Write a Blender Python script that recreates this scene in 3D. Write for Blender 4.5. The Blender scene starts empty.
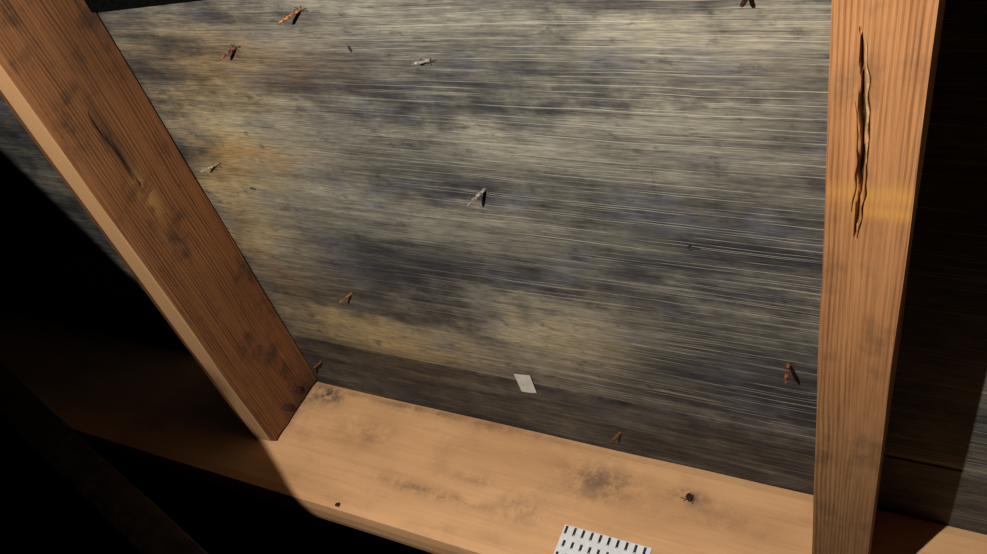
import bpy, bmesh, math, random
from mathutils import Matrix, Vector, noise as mnoise
random.seed(4)
S=bpy.context.scene
S.view_settings.view_transform='Standard'
S.view_settings.look='None'

# ------------------------------------------------------------------ frames
# roof frame: a = along the eave (right), b = down the rafters, c = from sheathing into the attic
TH=math.radians(20)
CAM_C=0.42
A=Vector((1,0,0)); B=Vector((0,math.cos(TH),-math.sin(TH))); C=Vector((0,-math.sin(TH),-math.cos(TH)))
ORG=Vector((0,0,1.45))-C*CAM_C
M=Matrix(((A.x,B.x,C.x,ORG.x),(A.y,B.y,C.y,ORG.y),(A.z,B.z,C.z,ORG.z),(0,0,0,1)))
def W(p): return M@Vector(p)

# ------------------------------------------------------------------ node helper
class NT:
    def __init__(s,name):
        s.m=bpy.data.materials.new(name); s.m.use_nodes=True
        s.t=s.m.node_tree; s.t.nodes.clear()
        s.out=s.t.nodes.new('ShaderNodeOutputMaterial'); s.b=s.t.nodes.new('ShaderNodeBsdfPrincipled')
        s.t.links.new(s.b.outputs[0],s.out.inputs[0])
        at=s.t.nodes.new('ShaderNodeAttribute'); at.attribute_name='abc'; s.P=at.outputs['Vector']
        sp=s.t.nodes.new('ShaderNodeSeparateXYZ'); s.t.links.new(s.P,sp.inputs[0]); s.a,s.bb,s.c=sp.outputs
    def set(s,inp,v):
        if isinstance(v,bpy.types.NodeSocket): s.t.links.new(v,inp)
        else: inp.default_value=v
    def math(s,op,x,y=0.0,z=None,clamp=False):
        n=s.t.nodes.new('ShaderNodeMath'); n.operation=op; n.use_clamp=clamp
        s.set(n.inputs[0],x); s.set(n.inputs[1],y)
        if z is not None: s.set(n.inputs[2],z)
        return n.outputs[0]
    def noise(s,scale,detail=3,rough=.55,off=(0,0,0),dist=0,rot=0):
        mp=s.t.nodes.new('ShaderNodeMapping'); s.t.links.new(s.P,mp.inputs[0])
        mp.inputs['Scale'].default_value=scale; mp.inputs['Location'].default_value=off
        n=s.t.nodes.new('ShaderNodeTexNoise'); n.inputs['Scale'].default_value=1
        n.inputs['Detail'].default_value=detail; n.inputs['Roughness'].default_value=rough
        n.inputs['Distortion'].default_value=dist
        s.t.links.new(mp.outputs[0],n.inputs['Vector']); return n.outputs[0]
    def smooth(s,v,lo,hi,t0=0.0,t1=1.0):
        n=s.t.nodes.new('ShaderNodeMapRange'); n.interpolation_type='SMOOTHSTEP'
        s.set(n.inputs[0],v)
        for i,x in enumerate((lo,hi,t0,t1)): n.inputs[i+1].default_value=x
        return n.outputs[0]
    def mix(s,f,x,y,mode='MIX'):
        n=s.t.nodes.new('ShaderNodeMix'); n.data_type='RGBA'; n.blend_type=mode
        s.set(n.inputs[0],f); c=[i for i in n.inputs if i.type=='RGBA']
        for i,v in zip(c,(x,y)):
            if isinstance(v,bpy.types.NodeSocket): s.t.links.new(v,i)
            else: i.default_value=(*v,1)
        return [o for o in n.outputs if o.type=='RGBA'][0]
    def blob(s,x,y,sx,sy,X=None,Y=None):
        dx=s.math('DIVIDE',s.math('SUBTRACT',X if X is not None else s.a,x),sx)
        dy=s.math('DIVIDE',s.math('SUBTRACT',Y if Y is not None else s.bb,y),sy)
        r=s.math('ADD',s.math('MULTIPLY',dx,dx),s.math('MULTIPLY',dy,dy))
        return s.math('EXPONENT',s.math('MULTIPLY',r,-1.0))
    def add(s,*v):
        r=v[0]
        for x in v[1:]: r=s.math('ADD',r,x)
        return r
    def bump(s,h,st=.4,dist=.001):
        n=s.t.nodes.new('ShaderNodeBump'); n.inputs['Strength'].default_value=st; n.inputs['Distance'].default_value=dist
        s.t.links.new(h,n.inputs['Height']); s.t.links.new(n.outputs[0],s.b.inputs['Normal'])
    def done(s,col,rough=.8,metal=0,spec=.3):
        s.set(s.b.inputs['Base Color'],col if isinstance(col,bpy.types.NodeSocket) else (*col,1))
        s.set(s.b.inputs['Roughness'],rough); s.b.inputs['Metallic'].default_value=metal
        s.b.inputs['Specular IOR Level'].default_value=spec
        return s.m

def simple(name,col,rough=.8,metal=0,var=.3,sc=300,spec=.3):
    k=NT(name); f=k.noise((sc,sc,sc),2)
    return k.done(k.mix(k.smooth(f,.35,.65),tuple(x*(1-var) for x in col),tuple(min(1,x*(1+var)) for x in col)),rough,metal,spec)

# ------------------------------------------------------------------ plywood
def plywood(name,dark_panel=False):
    k=NT(name)
    w=lambda v,q:k.math('MULTIPLY',v,q)
    cen=lambda v,q:w(k.math('SUBTRACT',v,.5),q)
    n_big=k.noise((5,15,1),3,.6)
    n_mid=k.noise((8,75,1),3,.6,(3,1,0))
    n_str=k.noise((14,300,1),3,.7,(7,2,0))
    n_fin=k.noise((70,900,1),2,.7,(1,5,0))
    n_pat=k.noise((30,42,1),4,.65,(5,5,0))
    warp=cen(n_pat,.09); warp2=cen(n_big,.16)
    X=k.add(k.a,warp,warp2); Y=k.add(k.bb,w(warp,.5),w(warp2,.35))
    bl=lambda *q:k.blob(*q,X=X,Y=Y)
    light=k.add(w(bl(-.45,.597,.13,.035),.50),w(bl(-.26,.545,.07,.05),.52),w(bl(-.33,.425,.15,.03),.28),
                w(bl(-.27,.345,.11,.022),.40),w(bl(-.15,.31,.08,.02),.46),w(bl(-.12,.262,.10,.02),.44),
                w(bl(-.55,.46,.06,.07),.48),w(bl(-.38,.25,.14,.02),.25),w(bl(-.50,.35,.08,.06),.46),
                w(bl(-.12,.50,.10,.02),.10),w(bl(-.09,.36,.07,.03),.16))
    darkb=k.add(w(bl(-.40,.50,.07,.035),.22),w(bl(-.10,.43,.10,.04),.20),w(bl(-.30,.385,.05,.015),.15),w(bl(-.09,.58,.12,.05),.2),w(bl(-.42,.30,.06,.015),.15))
    if dark_panel: light=w(light,.0)
    v=k.add(w(light,1.0),w(darkb,-1.0),cen(n_big,.70),cen(n_pat,.65),cen(n_mid,.75),cen(n_str,.60),.05)
    f=k.smooth(v,-.27,1.02)
    cool=k.mix(f,(.032,.030,.033),(.44,.40,.29))
    warmm=k.add(w(bl(-.47,.60,.13,.05),.85),w(bl(-.25,.55,.06,.05),.4),w(bl(-.56,.42,.06,.12),.7),w(bl(-.52,.38,.06,.03),.6),w(bl(-.50,.29,.09,.04),.65),w(bl(-.1,.27,.1,.03),.12))
    warm=k.mix(f,(.050,.033,.018),(.56,.38,.15))
    col=k.mix(k.math('MULTIPLY',warmm,.9,clamp=True),cool,warm)
    org=k.add(w(bl(-.505,.375,.05,.012),.8),w(bl(-.47,.28,.07,.02),.45),w(bl(-.57,.5,.02,.06),.5))
    col=k.mix(k.math('MULTIPLY',org,k.smooth(n_str,.35,.6,.2,.7),clamp=True),col,(.36,.18,.06))
    blu=w(k.smooth(k.noise((14,24,1),3,.6,(9,3,0)),.50,.72),.42)
    col=k.mix(blu,col,(.13,.132,.155))
    mb=w(k.smooth(k.noise((45,75,1),4,.7,(2,8,0)),.54,.72),.6)
    col=k.mix(mb,col,(.028,.026,.028))
    g=k.smooth(n_fin,.3,.7,.72,1.30)
    gc=k.t.nodes.new('ShaderNodeCombineXYZ')
    for i in range(3): k.t.links.new(g,gc.inputs[i])
    col=k.mix(1.0,col,gc.outputs[0],'MULTIPLY')
    # grain checks: long thin straight pale lines
    wv=k.noise((1.6,6,1),1,.5,(4,4,0)); wv2=k.noise((9,30,1),2,.5,(8,1,0))
    brk1=k.noise((9,150,1),2,.6,(0,3,0)); brk2=k.noise((12,180,1),2,.6,(6,0,0))
    def lines(period,amp,ph,thr,mlo,mhi,brk):
        q=k.add(w(k.bb,2*math.pi/period),w(wv,amp),w(wv2,3.0))
        s_=k.math('SINE',k.math('ADD',q,ph))
        return w(k.smooth(s_,thr,thr+.004),k.smooth(brk,mlo,mhi))
    ln=k.math('MAXIMUM',lines(.0083,20,0,.991,.42,.56,brk1),lines(.0117,15,2,.994,.45,.58,brk2))
    ln=k.math('MAXIMUM',ln,lines(.0051,23,4,.984,.50,.62,brk1))
    right=k.smooth(k.a,-.54,-.18,.10,1.0)
    lnm=w(ln,right)
    if dark_panel: lnm=w(lnm,.5)
    col=k.mix(w(lnm,.72),col,(.62,.57,.43))
    dk=w(lines(.0068,24,1,.955,.47,.56,brk2),.5)
    col=k.mix(dk,col,(.014,.013,.013))
    if dark_panel: col=k.mix(1.0,col,(.62,.60,.60),'MULTIPLY')
    k.bump(k.add(w(n_fin,.5),w(n_str,.5),w(lnm,-.5)),.5,.0007)
    return k.done(col,.72,0,.35)
m_ply=plywood('mouldy_plywood'); m_ply2=plywood('dark_mouldy_plywood',True)

# ------------------------------------------------------------------ lumber
def lumber(name,axis,lo,hi,period=.0035,dirt=.5,dirtcol=(.03,.02,.012),grain=.8,off=0,w1a=34):
    k=NT(name)
    sc=(lambda l,x:(l,x,x)) if axis=='a' else (lambda l,x:(x,l,x))
    O=(off,off*1.3,off*.7)
    if axis=='a': X=k.math('ADD',k.c,k.math('MULTIPLY',k.bb,.8))
    else: X=k.math('ADD',k.c,k.math('MULTIPLY',k.a,1.0))
    w1=k.noise(sc(2.0,22),2,.5,O); w2=k.noise(sc(16,170),2,.5,O)
    q=k.add(k.math('MULTIPLY',X,2*math.pi/period),k.math('MULTIPLY',w1,w1a),k.math('MULTIPLY',w2,6))
    s_=k.math('SINE',q)
    late=k.smooth(s_,-.5,1.0)
    late=k.math('MULTIPLY',late,k.smooth(k.noise(sc(5,90),2,.5,(O[0]+1,O[1]+6,O[2])),.3,.65,.2,1))
    fib=k.noise(sc(14,650),3,.75,O)
    f=k.math('MULTIPLY',k.add(k.math('MULTIPLY',late,grain),k.math('MULTIPLY',k.math('SUBTRACT',fib,.45),1.9)),1.0,clamp=True)
    col=k.mix(f,lo,hi)
    tone=k.noise(sc(5,18),3,.6,(O[0]+3,O[1],O[2]))
    col=k.mix(k.smooth(tone,.35,.7,0,.45),col,k.mix(1.0,col,(.58,.50,.44),'MULTIPLY'))
    d1=k.noise((28,28,28),4,.65,(O[0],O[1]+4,O[2]))
    d2=k.noise(sc(14,60),3,.6,(O[0]+8,O[1],O[2]))
    dm=k.math('MULTIPLY',k.smooth(k.math('ADD',k.math('MULTIPLY',d1,.6),k.math('MULTIPLY',d2,.4)),.50,.68),dirt)
    col=k.mix(dm,col,dirtcol)
    k.fib=fib; k.late=late
    at=k.t.nodes.new('ShaderNodeAttribute'); at.attribute_name='gouge'
    col=k.mix(k.smooth(at.outputs['Fac'],.1,.8),col,(.035,.016,.008))
    return k,col
k,col=lumber('rafter_wood_dark','b',(.26,.105,.035),(.080,.030,.012),period=.0031,dirt=.85,dirtcol=(.035,.02,.012),off=2,grain=.65)
sm=k.math('GREATER_THAN',k.a,-.5965)
sap=k.math('MULTIPLY',k.math('MULTIPLY',k.blob(.382,.052,.022,.007,X=k.bb,Y=k.c),sm),k.smooth(k.noise((90,90,90),3),.42,.58))
col=k.mix(k.math('MULTIPLY',sap,.8),col,(.44,.25,.06))
drk=k.math('MULTIPLY',k.add(k.blob(.335,.052,.045,.006,X=k.bb,Y=k.c),k.math('MULTIPLY',k.blob(.26,.03,.05,.03,X=k.bb,Y=k.c),.4)),sm)
col=k.mix(k.math('MULTIPLY',drk,.8,clamp=True),col,(.03,.014,.008))
endd=k.math('MULTIPLY',k.blob(.70,.03,.02,.035,X=k.bb,Y=k.c),.8)
col=k.mix(endd,col,(.04,.025,.016))
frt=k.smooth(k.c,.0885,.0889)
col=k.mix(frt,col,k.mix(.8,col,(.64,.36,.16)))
k.bump(k.add(k.math('MULTIPLY',k.fib,.6),k.math('MULTIPLY',k.late,.4)),.5,.0007)
m_raft_l=k.done(col,.75,0,.3)
k,col=lumber('rafter_wood_orange','b',(.48,.215,.080),(.21,.078,.026),period=.0025,dirt=.50,off=11,grain=.5,dirtcol=(.08,.045,.026))
yel=k.math('MULTIPLY',k.add(k.blob(-.018,.286,.04,.007,X=k.a,Y=k.bb),k.blob(-.014,.297,.02,.004,X=k.a,Y=k.bb)),k.smooth(k.fib,.3,.6,.3,1))
col=k.mix(k.math('MULTIPLY',yel,.6,clamp=True),col,(.62,.30,.055))
lowgrey=k.smooth(k.bb,.32,.60,0,.75); col=k.mix(lowgrey,col,k.mix(1.0,col,(.58,.70,.80),'MULTIPLY'))
k.bump(k.add(k.math('MULTIPLY',k.fib,.6),k.math('MULTIPLY',k.late,.4)),.5,.0007)
m_raft_r=k.done(col,.72,0,.3)
k,col=lumber('header_board_wood','a',(.86,.49,.23),(.76,.38,.16),period=.013,dirt=.22,dirtcol=(.22,.13,.08),grain=.25,off=5,w1a=14)
w=lambda v,q:k.math('MULTIPLY',v,q)
bb=lambda a,c,sa,sc_,q:w(k.blob(a,c,sa,sc_,X=k.a,Y=k.c),q)
st=k.add(bb(-.571,.018,.022,.012,1.1),bb(-.241,.040,.04,.02,.7),bb(-.157,.033,.016,.008,.9),bb(-.398,.095,.06,.006,.7),
         bb(-.30,.085,.03,.02,.4),bb(-.50,.05,.03,.015,.5),bb(-.12,.045,.03,.012,.3),bb(-.60,.045,.012,.03,.6),bb(-.42,.008,.15,.006,.5),bb(-.36,.07,.02,.008,.4))
st=k.math('MULTIPLY',st,k.smooth(k.noise((60,60,60),5,.75),.34,.64),clamp=True)
col=k.mix(st,col,(.09,.07,.06))
k.bump(k.add(k.math('MULTIPLY',k.fib,.6),k.math('MULTIPLY',k.late,.2)),.2,.0003)
m_board=k.done(col,.65,0,.35)
m_web=simple('web_wood',(.055,.038,.026),.9,0,.3,60)
m_tar=simple('tarred_batten',(.003,.003,.003),1.0,0,.3,300,.03)
m_rust=simple('rusty_steel',(.21,.085,.038),.7,.3,.7,500)
m_rustb=simple('bright_rust',(.42,.18,.06),.7,.2,.6,500)
m_gray=simple('weathered_steel',(.50,.45,.40),.5,.4,.6,500)
m_darkrust=simple('dark_rust',(.06,.025,.018),.6,.3,.5,600)
m_splint=simple('torn_wood',(.07,.05,.035),.85)
m_pale=simple('pale_torn_wood',(.55,.32,.14),.85,0,.25,400)
m_galv=simple('galvanised_steel',(.90,.90,.87),.45,0,.05,200)
m_slot_shade=simple('painted_slot_shade',(.03,.025,.02),.8)  # near-black colour standing in for shade inside the plate slots
m_pit=simple('knot_dark',(.035,.03,.03),.9)
m_paper=simple('paper_label',(.66,.64,.56),.7,0,.08,120)
m_dark=simple('dark_masonry',(.03,.027,.024),.95,0,.4,6)
m_ins=simple('dusty_insulation',(.06,.05,.043),1,0,.5,20)

# ------------------------------------------------------------------ mesh helpers
def finish(name,bm,mats,parent=None,smooth=False,frame=None,gouge=None):
    me=bpy.data.meshes.new(name)
    co=[v.co.copy() for v in bm.verts]
    F=frame or M
    for v in bm.verts: v.co=F@v.co
    bmesh.ops.recalc_face_normals(bm,faces=bm.faces)
    bm.to_mesh(me)
    at=me.attributes.new('abc','FLOAT_VECTOR','POINT')
    for i,c in enumerate(co): at.data[i].vector=c
    g=me.attributes.new('gouge','FLOAT','POINT')
    if gouge:
        for i,c in enumerate(co): g.data[i].value=gouge(c)
    me.materials.append(mats)
    if smooth:
        for p in me.polygons: p.use_smooth=True
    o=bpy.data.objects.new(name,me); S.collection.objects.link(o)
    if parent: o.parent=parent
    bm.free(); return o
def gridbox(lo,hi,cells):
    bm=bmesh.new()
    def lin(i): 
        n=max(1,int(round((hi[i]-lo[i])/cells[i]))); return [lo[i]+(hi[i]-lo[i])*j/n for j in range(n+1)]
    L=[lin(i) for i in range(3)]; cache={}
    def V(p):
        key=tuple(round(x,6) for x in p)
        if key not in cache: cache[key]=bm.verts.new(p)
        return cache[key]
    for ax in range(3):
        u,v=[i for i in range(3) if i!=ax]
        for val in (lo[ax],hi[ax]):
            for i in range(len(L[u])-1):
                for j in range(len(L[v])-1):
                    q=[]
                    for (x,y) in ((i,j),(i+1,j),(i+1,j+1),(i,j+1)):
                        p=[0,0,0]; p[ax]=val; p[u]=L[u][x]; p[v]=L[v][y]; q.append(V(p))
                    bm.faces.new(q)
    return bm
def timber(name,lo,hi,cells,mat,deform=None,gouge=None,parent=None,frame=None,wob=.0008,ease=.0018):
    bm=gridbox(lo,hi,cells)
    axl=max(range(3),key=lambda i:hi[i]-lo[i])
    for v in bm.verts:
        p=v.co.copy()
        on=[i for i in range(3) if i!=axl and (abs(p[i]-lo[i])<1e-5 or abs(p[i]-hi[i])<1e-5)]
        if len(on)==2:
            for i in on: v.co[i]+= ease if abs(p[i]-lo[i])<1e-5 else -ease
        if wob:
            nz=mnoise.noise_vector(Vector((p[axl]*9,p[(axl+1)%3]*15+3,p[(axl+2)%3]*15)))
            for i in range(3):
                if i!=axl: v.co[i]+=nz[i]*wob
        if deform: deform(v,p)
    return finish(name,bm,mat,parent,frame=frame,gouge=gouge)

# ------------------------------------------------------------------ sheathing
roof=bpy.data.objects.new('roof_sheathing',None); S.collection.objects.link(roof)
timber('plywood_upper',(-1.5,-.6,-.012),(.75,.6255,0),(.05,.05,.05),m_ply,parent=roof,wob=0,ease=0)
timber('plywood_lower',(-1.5,.627,-.012),(.75,.745,.0008),(.05,.05,.05),m_ply2,parent=roof,wob=0,ease=0)

# ------------------------------------------------------------------ rafters
RL=(-.630,-.592); RR=(-.0455,-.006)
def gl(c):
    t=(c.y-.292)/(.376-.292)
    if not 0<=t<=1: return 0
    cc=.056-.006*t+.0012*math.sin(t*9)
    wd=.0032*math.sin(math.pi*t)**.7
    return max(0,1-abs(c.z-cc)/max(wd,1e-4)) 
def dl(v,p):
    if p.x>RL[1]-.0005: v.co.x-=.003*gl(p)
    if p.y>.68 : v.co.y-=.0015+.002*mnoise.noise(Vector((p.x*60,3,p.z*60)))
timber('rafter',(RL[0],-.6,.0),(RL[1],.7015,.089),(.0095,.003,.0022),m_raft_l,deform=dl,gouge=lambda c:gl(c)*.85 if c.x>RL[1]-.005 else 0)
def crack_a(t): return -.0335+.0040*min(1,t*2.2)-.002*max(0,t-.6)+.0003*math.sin(t*11)+.0002*math.sin(t*37)
def gr(c):
    t=(c.y-.200)/(.314-.200)
    if not 0<=t<=1: return 0
    wd=.0022*math.sin(math.pi*t)**.6*(.7+.3*math.sin(t*23))
    return max(0,1-abs(c.x-crack_a(t))/max(wd,1e-4))
def dr(v,p):
    if p.z>.0885: v.co.z-=.004*gr(p)
rr=timber('rafter',(RR[0],-.6,0),(RR[1],.704,.089),(.0007,.0022,.012),m_raft_r,deform=dr,gouge=lambda c:gr(c) if c.z>.08 else 0)
timber('rafter',(-1.208,-.6,0),(-1.17,.704,.089),(.01,.03,.02),m_raft_l)
timber('rafter',(.555,-.6,0),(.593,.704,.089),(.01,.03,.02),m_raft_r)
def splinter(nm,t0,t1,da,wmax,hmax,mat):
    bm=bmesh.new(); prev=None
    for i in range(41):
        s=i/40; t=t0+(t1-t0)*s; b_=.200+.114*t; aa=crack_a(t)+da
        e=math.sin(math.pi*max(.01,min(.99,s)))
        wd=wmax*e**.6*(.75+.25*math.sin(s*27))+.0001; h=hmax*e*(.7+.3*math.sin(s*31))
        q=[bm.verts.new(x) for x in ((aa,b_,.0885),(aa+wd*.25,b_,.0893+h),(aa+wd*.6,b_,.0893+h*.8),(aa+wd,b_,.0885))]
        if prev:
            for j in range(3): bm.faces.new((prev[j],prev[j+1],q[j+1],q[j]))
        prev=q
    o=finish(nm,bm,mat); o.parent=rr
splinter('splinter_1',.02,.62,.0013,.0022,.0014,m_pale)
splinter('splinter_2',.5,1.0,.0011,.0017,.0012,m_raft_r)
splinter('splinter_3',.3,.85,-.0030,.0014,.0010,m_raft_r)

# ------------------------------------------------------------------ header board
board=timber('header_board',(-1.5,.7045,0),(.75,.742,.140),(.02,.0125,.01),m_board)
def disc(name,a,c,r,mat,parent,irr=.25):
    bm=bmesh.new(); ctr=bm.verts.new((a,.7032,c)); ring=[]
    for i in range(14):
        th=i/14*2*math.pi; rr_=r*(1+random.uniform(-irr,irr)); ring.append(bm.verts.new((a+rr_*math.cos(th),.7037,c+rr_*math.sin(th))))
    for i in range(14): bm.faces.new((ctr,ring[i],ring[(i+1)%14]))
    o=finish(name,bm,mat); o.parent=parent; return o
disc('nail_head',-.483,.134,.0028,m_darkrust,board)
disc('nail_head_2',-.157,.033,.0034,m_darkrust,board)

# ------------------------------------------------------------------ tarred batten across the bay near the top
bm=gridbox((-.591,.10,0),(-.0465,.238,.006),(.03,.02,.01))
for v in bm.verts:
    if v.co.y>.2: v.co.y-= (v.co.x+.589)*.08
    v.co.z+=.0005
finish('tarred_batten',bm,m_tar)

# ------------------------------------------------------------------ nails through the sheathing
def nail(base,tilt,L,mat,r=.0014,up='c',bend=0.0,name='roofing_nail',parent=None):
    root=bpy.data.objects.new(name,None); S.collection.objects.link(root)
    if parent: root.parent=parent
    axis=Vector((tilt[0],tilt[1],L)) if up=='c' else Vector((tilt[0],-L,tilt[1]))
    b0=Vector((base[0],base[1],-.001)) if up=='c' else Vector((base[0],.7055,base[1]))
    bm=bmesh.new(); n=10; prev=None; d=axis.normalized(); s1=d.cross(Vector((.3,1,.2))).normalized(); s2=d.cross(s1)
    prof=[(0,1.1),(.1,1.0),(.25,1),(.5,.97),(.8,.95),(.9,.6),(.97,.2),(1,.03)]
    for t,k_ in prof:
        c=b0+axis*t+s1*bend*t*t
        rad=r*k_*random.uniform(.93,1.07)
        ring=[bm.verts.new(c+(s1*math.cos(i/n*2*math.pi)+s2*math.sin(i/n*2*math.pi))*rad) for i in range(n)]
        if prev:
            for i in range(n): bm.faces.new((prev[i],prev[(i+1)%n],ring[(i+1)%n],ring[i]))
        else: bm.faces.new(ring)
        prev=ring
    bm.faces.new(prev)
    o=finish('shank',bm,mat,smooth=True); o.parent=root
    bm=bmesh.new()
    for i in range(7):
        th=i/7*2*math.pi+random.random()*.6; l=random.uniform(.003,.006); h=random.uniform(.0006,.0018)
        dirv=Vector((math.cos(th)*1.3,math.sin(th)*.6,0)); side=Vector((-dirv.y,dirv.x,0)).normalized()*.0005
        p=[dirv*l+side,dirv*l-side,dirv*.0012+Vector((0,0,h)),dirv*.0010]
        if up=='c': q=[Vector((base[0],base[1],.0003 if base[1]<.626 else .0011))+x for x in p]
        else: q=[Vector((base[0]+x.x,.7036-x.z,base[1]+x.y)) for x in p]
        vs=[bm.verts.new(x) for x in q]; bm.faces.new((vs[0],vs[1],vs[2])); bm.faces.new((vs[0],vs[3],vs[2])); bm.faces.new((vs[1],vs[3],vs[2]))
    o=finish('splinters',bm,m_splint); o.parent=root
    return root
nail((-.393,.2400),(-.008,.000),.020,m_rustb,.0012)
nail((-.4685,.2705),(-.003,.000),.017,m_rust,.0012,bend=.002)
nail((-.5572,.3885),(-.005,-.004),.017,m_gray,.0010)
nail((-.3055,.2785),(-.007,-.004),.011,m_gray,.0010)
nail((-.2928,.3870),(-.0055,-.001),.022,m_gray,.0013)
nail((-.4758,.5365),(-.005,-.002),.017,m_rustb,.0011)
nail((-.0777,.5325),(.001,.000),.020,m_rust,.0017)
nail((-.2274,.6745),(-.006,-.002),.016,m_rust,.0014)
nail((-.5764,.6690),(-.003,.001),.016,m_darkrust,.0018)
nail((-.5664,.6610),(-.005,.000),.014,m_rust,.0013)
nail((-.0971,.2330),(-.002,.001),.013,m_darkrust,.0015)
nail((-.157,.036),(.002,.001),.006,m_darkrust,.0016,up='b',name='board_nail',parent=board)
def toenail(b,c,s=1):
    root=bpy.data.objects.new('toe_nail',None); S.collection.objects.link(root)
    bm=bmesh.new(); n=12; ctr=Vector((-.5915,b,c)); d=Vector((1,-.5,.1)).normalized(); s1=d.cross(Vector((0,0,1))).normalized(); s2=d.cross(s1)
    prev=None
    for h,r in ((-.003,.0016),(.003,.0016),(.003,.0038),(.0042,.0040),(.0046,.003)):
        ring=[bm.verts.new(ctr+d*h+(s1*math.cos(i/n*2*math.pi)+s2*math.sin(i/n*2*math.pi))*r*s) for i in range(n)]
        if prev:
            for i in range(n): bm.faces.new((prev[i],prev[(i+1)%n],ring[(i+1)%n],ring[i]))
        prev=ring
    bm.faces.new(prev); finish('head',bm,m_darkrust).parent=root
toenail(.680,.033,1.1); toenail(.683,.055,1.1)
def pit(a,b,l,w_):
    bm=bmesh.new(); ctr=bm.verts.new((a,b,.0002)); ring=[]
    for i in range(12):
        th=i/12*2*math.pi; r=random.uniform(.5,1.3); ring.append(bm.verts.new((a+l*r*math.cos(th),b+w_*r*math.sin(th),.0003+random.random()*.0008)))
    for i in range(12): bm.faces.new((ctr,ring[i],ring[(i+1)%12]))
    o=finish('torn_knot',bm,m_pit); o.parent=roof
pit(-.3657,.2696,.0018,.0028); pit(-.53,.4124,.003,.0012); pit(-.1433,.4227,.006,.0012); pit(-.1433,.4227,.0013,.0035)

# ------------------------------------------------------------------ paper label
bm=bmesh.new()
pts=[(-.3235,.6135),(-.3065,.6105),(-.3045,.6355),(-.3215,.6395)]
nn=5; G=[]
for i in range(nn):
    row=[]
    for j in range(nn):
        u,v=i/(nn-1),j/(nn-1)
        p=[(1-u)*(1-v)*pts[0][q]+u*(1-v)*pts[1][q]+u*v*pts[2][q]+(1-u)*v*pts[3][q] for q in (0,1)]
        row.append(bm.verts.new((p[0],p[1],.0018+.0012*math.sin(u*2.2)*v)))
    G.append(row)
for i in range(nn-1):
    for j in range(nn-1): bm.faces.new((G[i][j],G[i+1][j],G[i+1][j+1],G[i][j+1]))
finish('paper_label',bm,m_paper,smooth=True)

# ------------------------------------------------------------------ toothed nail plate
plate=bpy.data.objects.new('nail_plate',None); S.collection.objects.link(plate)
a0,a1,c0,c1=-.256,-.175,.0905,.139
bm=bmesh.new(); ncol=10; pitch=(a1-a0)/ncol; sw=.0024
rowh=(c1-c0)/4.0; y0=.7033
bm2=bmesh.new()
for r_ in range(4):
    for c_ in range(ncol):
        x0=a0+c_*pitch; x3=x0+pitch; z0=c0+r_*rowh; z3=z0+rowh
        x1=x0+(pitch-sw)/2+(.0012 if r_%2 else -.0012); x2=x1+sw; z1=z0+(.0006 if r_==0 else .0022); z2=z3-.0026
        X=(x0,x1,x2,x3); Z=(z0,z1,z2,z3)
        g=[[bm.verts.new((X[i],y0,Z[j])) for j in range(4)] for i in range(4)]
        for i in range(3):
            for j in range(3):
                if i==1 and j==1: continue
                bm.faces.new((g[i][j],g[i+1][j],g[i+1][j+1],g[i][j+1]))
        q=[bm2.verts.new(p) for p in ((x1,.7037,z1),(x2,.7037,z1),(x2,.7037,z2),(x1,.7037,z2))]; bm2.faces.new(q)  # flat dark quad behind each slot paints the shade inside it
        q=[bm.verts.new(p) for p in ((x1,y0,z2),(x2,y0,z2),((x1+x2)/2,.7046,z2-.003))]; bm.faces.new(q)
bmesh.ops.remove_doubles(bm,verts=bm.verts,dist=1e-5)
o=finish('plate',bm,m_galv); o.parent=plate
sol=o.modifiers.new('thick','SOLIDIFY'); sol.thickness=.0008; sol.offset=0
finish('slot_shade_quads',bm2,m_slot_shade).parent=plate

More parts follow.
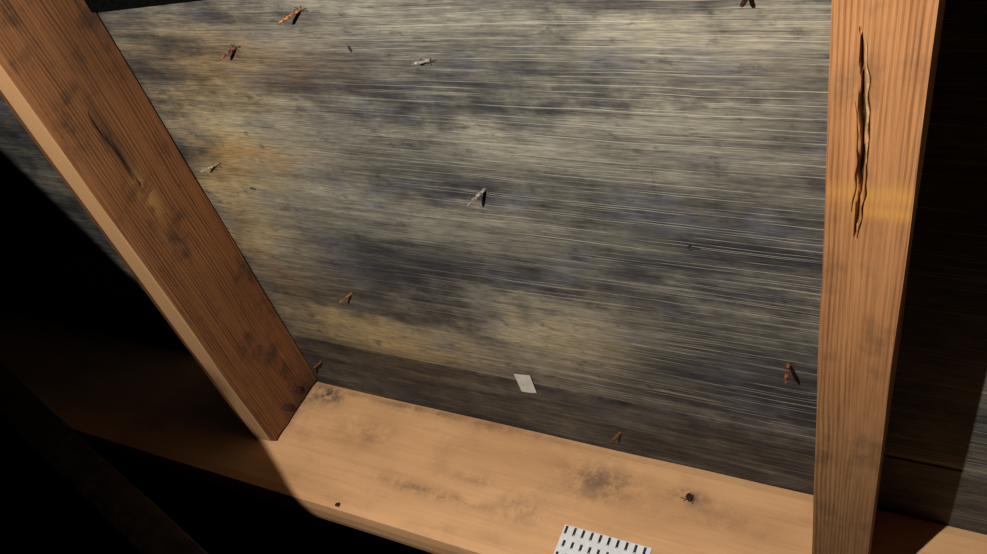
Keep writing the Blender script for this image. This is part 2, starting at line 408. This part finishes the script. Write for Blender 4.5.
# ------------------------------------------------------------------ truss web in the dark below
p0=Vector((-.98,.64,.13)); p1=Vector((-.35,.69,.31))
d=(p1-p0); Ln=d.length; ez=d.normalized(); ex=ez.cross(Vector((0,1,0))).normalized(); ey=ez.cross(ex)
Fr=M@Matrix(((ex.x,ez.x,ey.x,p0.x),(ex.y,ez.y,ey.y,p0.y),(ex.z,ez.z,ey.z,p0.z),(0,0,0,1)))
timber('truss_web',(-.02,0,-.02),(.02,Ln,.02),(.01,.05,.01),m_web,frame=Fr)

# ------------------------------------------------------------------ attic shell
def slab(name,lo,hi,mat):
    bm=gridbox(lo,hi,(.5,.5,.5)); return finish(name,bm,mat,frame=Matrix.Identity(4))
slab('floor',(-2.4,-2,-.05),(2.4,2.6,0),m_ins)
slab('wall_back',(-2.4,2.6,-.05),(2.4,2.7,2.4),m_dark)
slab('wall_left',(-2.5,-2,-.05),(-2.4,2.6,2.4),m_dark)
slab('wall_right',(2.4,-2,-.05),(2.5,2.6,2.4),m_dark)

# ------------------------------------------------------------------ torch, weak ambient
L=bpy.data.lights.new('torch','SPOT'); L.energy=20.5; L.color=(1,.97,.93); L.spot_size=math.radians(179.8); L.spot_blend=.004; L.shadow_soft_size=.004
lo=bpy.data.objects.new('torch',L); S.collection.objects.link(lo); lp=W((-.25,-.063,.48))
dirw=(M.to_3x3()@Vector((.521,-.176,-.836))).normalized()
lo.matrix_world=Matrix.Translation(lp)@dirw.to_track_quat('-Z','Y').to_matrix().to_4x4()
w=bpy.data.worlds.new('World'); S.world=w; w.use_nodes=True
w.node_tree.nodes['Background'].inputs[0].default_value=(.7,.75,1,1); w.node_tree.nodes['Background'].inputs[1].default_value=.002

# ------------------------------------------------------------------ camera
n_=(0.3927,-0.7058,0.5896);u1=(0.2321,0.6964,0.6791);u2=(0.8899,0.1298,-0.4374)
R3=M.to_3x3()
axis=lambda i:(R3@Vector((u2[i],u1[i],-n_[i]))).normalized()
right,down,fwd=axis(0),axis(1),axis(2)
rot=Matrix((right,-down,-fwd)).transposed()
cam=bpy.data.cameras.new('camera'); cam.sensor_width=36; cam.lens=866/987*36; cam.clip_start=.01
co=bpy.data.objects.new('camera',cam); S.collection.objects.link(co)
co.matrix_world=Matrix.Translation(W((0,0,CAM_C)))@rot.to_4x4()
S.camera=co
